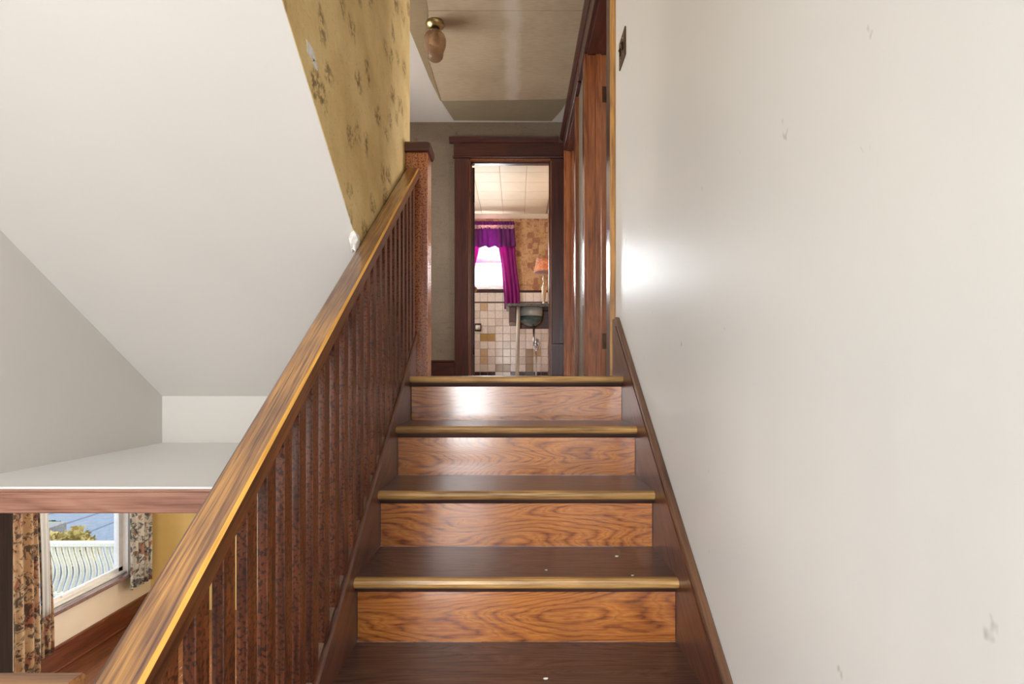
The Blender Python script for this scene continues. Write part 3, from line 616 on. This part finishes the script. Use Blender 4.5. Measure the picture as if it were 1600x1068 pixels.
b2 = S(box('baseboard_living', XV, XV+0.02, 1.46, YV, ZLOW, ZLOW+0.185, M['base_l'], bevel=0.002), 'reddish wooden baseboard under the porch window', 'baseboard')
box('baseboard_cap', XV, XV+0.028, 1.46, YV, ZLOW+0.185, ZLOW+0.215, M['base_l'], b2, 0.006)
box('shoe_moulding', XV, XV+0.036, 1.46, YV, ZLOW, ZLOW+0.022, M['base_l'], b2, 0.006)
w3 = S(empty('window_3', (XV, (LY0+LY1)/2, LZ0)), 'white framed lower window looking onto the porch', 'window')
xo = XV-0.14
boxes('window_frame', [(xo, XV+0.005, LY0, LY0+0.03, LZ0, LZ1), (xo, XV+0.005, LY1-0.03, LY1, LZ0, LZ1), (xo, XV, LY0, LY1, LZ1-0.03, LZ1), (xo, XV-0.01, LY0, LY1, LZ0, LZ0+0.02)], M['paintwhite'], w3)
sa = boxes('sash', [(XV-0.085, XV-0.05, LY0+0.03, LY0+0.08, LZ0+0.02, LZ1-0.03), (XV-0.085, XV-0.05, LY1-0.08, LY1-0.03, LZ0+0.02, LZ1-0.03), (XV-0.085, XV-0.05, LY0+0.03, LY1-0.03, LZ0+0.02, LZ0+0.06), (XV-0.085, XV-0.05, LY0+0.03, LY1-0.03, LZ1-0.08, LZ1-0.03)], M['paintwhite'], w3)
box('pane', XV-0.069, XV-0.065, LY0+0.078, LY1-0.078, LZ0+0.058, LZ1-0.078, M['pane'], sa)
box('sash_lift', XV-0.05, XV-0.035, 4.55, 4.80, LZ0+0.045, LZ0+0.06, M['paintwhite'], sa, 0.003)
box('window_stool', XV-0.03, XV+0.075, LY0-0.08, LY1+0.06, LZ0-0.035, LZ0, plain('stool_varnish', (120, 96, 96), 0.12, 0, 0.1, coat=1.0), w3, 0.006, 2)
boxes('window_casing', [(XV, XV+0.022, LY1, LY1+0.09, LZ0, LZ1+0.1), (XV, XV+0.022, LY0-0.09, LY0, LZ0, LZ1+0.1), (XV, XV+0.022, LY0, LY1, LZ1, LZ1+0.1)], M['paintwhite'], w3, 0.004)
settle(w3)

window_x('added_window_9', 'added side window lighting the lower room, hidden by the dark post', XV-0.14, XV, 2.0, 3.2, -2.05, -0.63)  # added out of view to light the end wall
# ------------------------------------------------------------------ curtains
def drape(name, top, bot, z0, z1, off, axis, folds, amp, mat, parent=None, nz=14, thick=0.002, sway=0.0, ph=0.0, gather=None):
    """pleated cloth; top/bot = (a0,a1) extents along axis at z1/z0, off = other coordinate"""
    bm = bmesh.new(); nu = folds*8; grid = []
    for j in range(nz+1):
        t = j/nz; z = z1+(z0-z1)*t; row = []
        e = t*t*(3-2*t)
        a0 = top[0]+(bot[0]-top[0])*e; a1 = top[1]+(bot[1]-top[1])*e
        if gather:
            g = math.exp(-((t-gather[0])/gather[1])**2)*gather[2]; cm = a0+(a1-a0)*gather[3]
            a0 += (cm-a0)*g; a1 += (cm-a1)*g
        for i in range(nu+1):
            u = i/nu; p = a0+(a1-a0)*u
            d = off + amp*(0.55+0.45*t)*math.sin(2*math.pi*folds*u+ph+0.6*math.sin(3*t+5*u)) + amp*0.35*math.sin(2*math.pi*folds*0.5*u+2*t)
            zz = z + (sway*math.sin(2*math.pi*u*folds*0.5+ph) if j == nz else 0)
            row.append(bm.verts.new((p, d, zz) if axis == 'X' else (d, p, zz)))
        grid.append(row)
    for a_, b_ in zip(grid, grid[1:]):
        for i in range(nu): bm.faces.new((a_[i], a_[i+1], b_[i+1], b_[i]))
    o = fin_bm(name, bm, mat, parent, True)
    s = o.modifiers.new('thick', 'SOLIDIFY'); s.thickness = thick
    return o
# bathroom
def px(x, Y): return (x-807)*Y/800
def pz(y, Y): return (586-y)*Y/800
YCR = 7.30
va = tag(empty('valance', (-0.45, YCR, 1.87)), 'violet gathered valance with a lace band over the bathroom window', 'curtain')
drape('valance_skirt', (-0.88, px(803, YCR)), (-0.90, px(806, YCR)), pz(385, YCR), pz(355, YCR), YCR, 'X', 13, 0.012, M['violet'], va, sway=0.012)
drape('lace_band', (-0.88, px(803, YCR)), (-0.88, px(803, YCR)), pz(357, YCR), pz(351, YCR), YCR-0.006, 'X', 16, 0.010, M['lace'], va, 4)
drape('valance_header', (-0.88, px(803, YCR)), (-0.88, px(804, YCR)), pz(351, YCR), pz(345, YCR), YCR, 'X', 20, 0.010, M['violet'], va, 4)
settle(va)
rd = tag(tube('curtain_rod', [(-0.92, YCR+0.03, pz(348, YCR)), (px(805, YCR), YCR+0.03, pz(348, YCR))], 0.007, M['brass']), 'thin brass rod behind the violet valance', 'curtain rod')
YC2 = 7.345
cr = tag(drape('curtain', (px(777, YC2), px(804, YC2)), (px(788, YC2), px(813, YC2)), pz(482, YC2), pz(356, YC2), YC2, 'X', 4, 0.016, M['magenta'], None, 20, gather=(0.45, 0.2, 0.12, 0.6)), 'bright magenta curtain hanging right of the bathroom window', 'curtain')
tag(drape('curtain', (-0.88, px(752, YC2)), (-0.88, px(731, YC2)), pz(482, YC2), pz(356, YC2), YC2, 'X', 4, 0.014, M['magenta'], None, 20), 'magenta curtain left of the bathroom window, mostly behind the door', 'curtain')
# lower room
XCV = XV+0.09
c1 = tag(empty('curtain', (XCV, 4.1, ZLOW+0.1)), 'brown floral print curtain beside the dark post', 'curtain')
drape('cloth', (3.90, 4.115), (3.91, 4.14), -2.46, -0.5, XCV+0.05, 'Y', 3, 0.020, M['floral1'], c1, 16, ph=1.2)
drape('cloth', (4.17, 4.26), (4.215, 4.335), -2.335, -0.5, XCV-0.01, 'Y', 2, 0.012, M['floral1'], c1, 16)
drape('white_cloth', (4.15, 4.235), (4.19, 4.265), -1.98, -0.5, XCV+0.025, 'Y', 2, 0.008, M['white_cloth'], c1, 16)  # plain white cloth strip, ending above the floral hem
settle(c1)
c2 = tag(empty('curtain', (XCV, 5.3, -2.2)), 'teal and white floral curtain next to the end wall', 'curtain')
drape('cloth', (5.13, 5.50), (5.17, 5.47), -2.17, -0.5, XCV, 'Y', 4, 0.022, M['floral2'], c2, 16)
settle(c2)
tag(tube('curtain_rod', [(XCV, 3.85, -0.49), (XCV, 5.52, -0.49)], 0.010, M['brass']), 'curtain rod above the porch window', 'curtain rod')

# ------------------------------------------------------------------ hall ceiling light
LX, LYY = -0.552, 3.47
cl = tag(empty('ceiling_light', (LX, LYY, ZC)), 'brass ceiling light with a pressed amber glass jar shade', 'ceiling light')
lathe('canopy', [(0.0, -0.004), (0.062, -0.004), (0.064, -0.012), (0.055, -0.026), (0.036, -0.038), (0.03, -0.040), (0, -0.040)], M['brass'], cl, 28, (LX, LYY, ZC))
lathe('shade_holder', [(0.0, -0.036), (0.032, -0.036), (0.034, -0.062), (0.030, -0.064), (0, -0.064)], M['soft_black'], cl, 20, (LX, LYY, ZC))
lathe('glass_shade', [(0.030, -0.055), (0.046, -0.066), (0.066, -0.088), (0.074, -0.115), (0.073, -0.145), (0.066, -0.17), (0.058, -0.19), (0.056, -0.215), (0.050, -0.236), (0.036, -0.250), (0.018, -0.256), (0.0, -0.257)], M['shade'], cl, 40, (LX, LYY, ZC), flute=20, fl=0.015)
lathe('bulb', [(0.0, -0.065), (0.012, -0.066), (0.013, -0.09), (0.026, -0.12), (0.026, -0.14), (0.012, -0.158), (0, -0.16)], plain('frosted_bulb', (226, 216, 200), 0.4), cl, 16, (LX, LYY, ZC))
for s in (-1, 1): lathe('screw', [(0, -0.03), (0.004, -0.03), (0.004, -0.022), (0, -0.022)], M['soft_black'], cl, 8, (LX+s*0.045, LYY-0.012, ZC))
settle(cl)

# ------------------------------------------------------------------ wall switch plate
sw = tag(empty('switch_plate', (XR, 2.185, 1.33)), 'tarnished brass double switch plate on the white wall', 'light switch')
box('plate', XR-0.006, XR, 2.125, 2.245, 1.335, 1.455, M['bronze'], sw, 0.003, 2)
for y in (2.162, 2.208):
    tg = box('toggle', XR-0.012, XR-0.005, y-0.006, y+0.006, 1.38, 1.41, M['hinge'], sw, 0.001)
    prism('lever', [(XR-0.006, 1.39), (XR-0.015, 1.400), (XR-0.015, 1.407), (XR-0.006, 1.401)], y-0.003, y+0.003, 'Y', M['soft_black'], tg)
    for z in (1.362, 1.428):
        o = lathe('screw', [(0, 0), (0.0035, 0), (0.003, 0.0015), (0, 0.0018)], M['brass'], sw, 8)
        o.location = (XR-0.006, y, z); o.rotation_euler = (0, math.radians(-90), 0)
settle(sw)

# broken plaster where slope, wall and handrail meet
bm = bmesh.new(); bmesh.ops.create_icosphere(bm, subdivisions=2, radius=1)
for v in bm.verts:
    f = 1+random.uniform(-.28, .28); v.co = Vector((v.co.x*0.012*f, v.co.y*0.03*f, v.co.z*0.034*f))
pc = fin_bm('plaster_chip', bm, M['chip']); pc.location = (-0.492, 1.556, 0.412)
tag(pc, 'lump of broken white plaster wedged beside the handrail', 'plaster')

def crumb(x, y, z, r, seed, label):
    rnd = random.Random(seed); bm = bmesh.new(); bmesh.ops.create_icosphere(bm, subdivisions=1, radius=1)
    for v in bm.verts:
        f = 1+rnd.uniform(-.35, .35); v.co = Vector((v.co.x*r*1.5*f, v.co.y*r*f, v.co.z*r*0.6*f))
    zmin = min(v.co.z for v in bm.verts)
    for v in bm.verts: v.co.z -= zmin
    o = fin_bm('plaster_crumb', bm, M['chip']); o.location = (x, y, z); tag(o, label, 'crumb', 'plaster crumbs on the treads')
def on_tread(i, x, y): Y = (RISE*i)*800/(y-586); return (px(x, Y), Y, -RISE*i)
def px(x, Y): return (x-807)*Y/800
crumb(*on_tread(3, 963, 867), 0.004, 1, 'white crumb at the back right of the fourth tread from the top')
crumb(*on_tread(3, 853, 889), 0.003, 2, 'tiny white crumb in the middle of the fourth tread from the top')
crumb(*on_tread(3, 988, 897), 0.003, 4, 'pale crumb near the right front of the fourth tread from the top')
crumb(*on_tread(4, 852, 1058), 0.004, 3, 'white crumb on the lowest visible tread')
tw = bpy.data.objects['wall_stair_left']
for (cx, cy, rr) in ((485, 78, 0.020), (492, 98, 0.012)):
    Y = 0.49*800/(807-cx); Z = (586-cy)*Y/800
    q = [(Y+rr*1.3*math.cos(a)*(1+0.3*math.sin(3*a+cx)), Z+rr*math.sin(a)*(1+0.3*math.cos(2*a))) for a in [i*math.pi/5 for i in range(10)]]
    prism('bare_plaster_patch', q, XW-0.002, XW+0.0008, 'X', M['chip'], tw)

# ------------------------------------------------------------------ bathroom fittings
SY = 6.12
sk = tag(empty('sink', (0.2, SY, 0)), 'old basin on a grey counter with one cream leg and bare pipes', 'sink')
CZ = pz(478, SY)
box('countertop', px(790, SY), XBR-0.002, SY-0.02, SY+0.50, CZ, CZ+0.035, M['counter'], sk, 0.006, 2)
bs = lathe('basin', [(0.0, -0.20), (0.05, -0.20), (0.075, -0.185), (0.11, -0.155), (0.136, -0.11), (0.145, -0.06), (0.147, 0.0), (0.135, 0.0), (0.12, -0.09), (0.06, -0.15), (0, -0.16)], M['porcelain'], sk, 28)
bs.location = (px(832, SY)-0.01, SY+0.19, CZ+0.002)
sb = lathe('basin_base', [(0.0, -0.225), (0.03, -0.22), (0.09, -0.195), (0.128, -0.165), (0.142, -0.125), (0.144, -0.105), (0.138, -0.11), (0.112, -0.15), (0.06, -0.195), (0, -0.198)], M['tealporc'], sk, 28)
sb.location = bs.location
box('apron', px(795, SY), px(806, SY), SY+0.02, SY+0.44, CZ-0.19, CZ, M['cardwood'], sk, 0.004)
box('back_board', px(806, SY), XBR-0.002, SY+0.40, SY+0.44, CZ-0.23, CZ, M['cardwood'], sk, 0.004)
tube('leg', [(px(810, SY), SY+0.03, CZ), (px(809, SY), SY+0.03, 0.4), (px(808, SY), SY+0.03, 0.0)], 0.024, M['legpaint'], sk, 14)
dx = px(835, SY)
tube('drain_pipe', [(dx, SY+0.19, CZ-0.215), (dx, SY+0.19, 0.36), (dx+0.005, SY+0.19, 0.33), (dx+0.02, SY+0.19, 0.315), (dx+0.04, SY+0.19, 0.32), (dx+0.052, SY+0.19, 0.345), (dx+0.056, SY+0.19, 0.40), (dx+0.050, SY+0.19, 0.44), (dx+0.035, SY+0.19, 0.45), (dx+0.028, SY+0.18, 0.42), (dx+0.026, SY+0.17, 0.0)], 0.012, M['chrome'], sk, 12)
tube('trap_nut', [(dx+0.027, SY+0.17, 0.36), (dx+0.027, SY+0.17, 0.39)], 0.020, M['chrome'], sk, 8)
settle(sk)
lx, ly, lz = px(850, SY+0.15), SY+0.15, CZ+0.036
lp = tag(empty('table_lamp', (lx, ly, lz)), 'lit table lamp with patterned shade standing on the sink counter', 'lamp')
lathe('lamp_base', [(0.0, 0), (0.035, 0), (0.038, 0.01), (0.018, 0.022), (0.014, 0.05), (0.024, 0.10), (0.030, 0.15), (0.026, 0.21), (0.012, 0.26), (0.010, 0.29), (0.020, 0.305), (0.022, 0.33), (0.012, 0.345), (0.012, 0.37), (0, 0.37)], M['lampbase'], lp, 20, (lx, ly, lz))
zs = pz(425, ly)-lz; zt = pz(401, ly)-lz
tube('harp', [(lx, ly, lz+0.36), (lx, ly, lz+zt)], 0.004, M['brass'], lp, 8)
lsd = lathe('lamp_shade', [(0.122, zs), (0.088, zt), (0.085, zt), (0.119, zs)], M['lampshade'], lp, 28, (lx, ly, lz))
lathe('shade_edge', [(0.120, zs-0.004), (0.124, zs-0.002), (0.123, zs+0.006), (0.119, zs+0.006)], M['lace'], lsd, 28, (lx, ly, lz))
lathe('bulb', [(0, zs+0.02), (0.010, zs+0.022), (0.012, zs+0.03), (0.008, zs+0.036), (0, zs+0.04)], plain('lamp_bulb', (250, 240, 220), 0.4), lp, 14, (lx, ly, lz))
settle(lp)
pd = bpy.data.lights.new('lamp_bulb_light', 'POINT'); pd.energy = 3.5; pd.color = (1.0, 0.84, 0.62); pd.shadow_soft_size = 0.03
po = bpy.data.objects.new('lamp_bulb_light', pd); col.objects.link(po); po.location = (lx, ly, lz+zs+0.05)
# paper holder on tiles
ph = tag(empty('paper_holder', (px(748, YT), YT, pz(516, YT))), 'small dark-framed paper holder on the bathroom tiles', 'paper holder')
hx, hz = px(747, YT), pz(511, YT)
boxes('frame', [(hx-0.045, hx+0.045, YT-0.03, YT-0.008, hz+0.04, hz+0.056), (hx-0.045, hx+0.045, YT-0.03, YT-0.008, hz-0.056, hz-0.04), (hx-0.045, hx-0.034, YT-0.03, YT-0.008, hz-0.04, hz+0.04), (hx+0.034, hx+0.045, YT-0.03, YT-0.008, hz-0.04, hz+0.04)], M['tile_m'], ph, 0.003)
tube('paper_roll', [(hx-0.034, YT-0.028, hz), (hx+0.034, YT-0.028, hz)], 0.032, M['paintwhite'], ph, 18)
settle(ph)

# ------------------------------------------------------------------ outdoors seen through the lower window
YR = 5.80
pr = tag(empty('porch_railing', (-4.9, YR, -2.42)), 'cream porch railing with wavy balusters outside the lower window', 'railing')
zt_, zb_ = pz(852, YR), pz(924, YR)
box('top_rail', -5.75, XV-0.16, YR-0.04, YR+0.04, zt_, zt_+0.05, M['porchwhite'], pr, 0.008)
box('bottom_rail', -5.75, XV-0.16, YR-0.025, YR+0.025, zb_-0.04, zb_, M['porchwhite'], pr, 0.006)
pts = []
for j in range(17):
    t = j/16; pts.append((-0.032*math.cos(2*math.pi*(1-t)*0.9), 0, (zt_-zb_)*t))
wv = tube('baluster', pts, 0.018, M['porchwhite'], pr, 8, ry=0.022)
x = -5.70; first = True
while x < XV-0.2:
    if first: wv.location = (x, YR, zb_); first = False
    else: ncopy(wv, pr, (x, YR, zb_))
    x += 0.068
settle(pr)
S(box('floor_porch', -6.0, XV-0.14, 3.2, YR+0.15, ZLOW-0.2, ZLOW-0.1, M['decking']), 'grey porch deck outside the lower window', 'porch floor')
GZ = -3.5
gr = S(box('floor_street', -60, 40, 6.2, 70, GZ-0.2, GZ, M['asphalt']), 'blue grey asphalt street beyond the porch', 'street')
def gp(x, y): Y = (-GZ)*800/(y-586); return (px(x, Y), Y)
for (p, q, wd) in (((82, 824), (170, 796), 0.05), ((120, 838), (186, 812), 0.035), ((60, 806), (110, 796), 0.04)):
    A = Vector(gp(*p)); B = Vector(gp(*q)); d = (B-A); A -= d*1.2; B += d*2.0; nrm = Vector((-d.y, d.x)).normalized()*wd
    flat('crack_seal', [tuple(A+nrm), tuple(B+nrm), tuple(B-nrm), tuple(A-nrm)], GZ-0.01, GZ+0.004, M['tar'], gr)
def shrub(label, x, y, w_, h_, leaf, n, seed):
    rnd = random.Random(seed); r = tag(empty('shrub', (x, y, GZ)), label, 'shrub', 'shrubs beside the street')
    bm = bmesh.new()
    for i in range(n):
        a = rnd.uniform(0, 6.283); e = rnd.uniform(-0.3, 1.0); rr = rnd.uniform(0.6, 1.05)*(1+0.25*math.sin(3*a+seed))
        c = Vector((math.cos(a)*w_*rr*math.cos(e*1.4), math.sin(a)*w_*0.7*rr*math.cos(e*1.4), h_*(0.42+0.5*rr*math.sin(e*1.4))))
        s = rnd.uniform(0.03, 0.07); u = Vector((rnd.gauss(0, 1), rnd.gauss(0, 1), rnd.gauss(0, 1))).normalized(); v = u.orthogonal().normalized()
        q = [c+u*s*1.6, c+v*s*0.7, c-u*s*1.6, c-v*s*0.7]
        bm.faces.new([bm.verts.new(t) for t in q])
    o = fin_bm('foliage', bm, leaf, r); o['kind'] = 'stuff'
    for i in range(6):
        a = i*1.05+seed; tube('stem', [(0, 0, 0), (math.cos(a)*w_*0.3, math.sin(a)*w_*0.2, h_*0.4), (math.cos(a)*w_*0.6, math.sin(a)*w_*0.4, h_*0.75)], 0.015, M['bark'], r, 6)
    return r
YG = 9.3
shrub('largest yellowish shrub, in the middle of the lower window view', px(112, YG), YG, 0.46, pz(827, YG)-GZ, M['leaf_y'], 900, 3)
shrub('low yellowish shrub at the right above the porch rail', px(160, YG), YG+0.9, 0.22, pz(832, YG)-GZ, M['leaf_y'], 400, 5)
shrub('yellow-green shrub left of the largest one, beside the stone planter', px(88, YG), YG-0.75, 0.22, pz(836, YG)-GZ, M['leaf_y'], 400, 8)
pl = tag(box('stone_planter', px(40, YG+0.55), px(73, YG+0.55), YG+0.55, YG+1.0, GZ, pz(824, YG+0.55), M['stone'], bevel=0.02), 'grey stone planter at the left edge of the window view', 'planter')
shrub('dark green shrub behind the stone planter', px(70, YG+1.7), YG+1.7, 0.3, pz(815, YG+1.7)-GZ, M['leaf_g'], 500, 11)
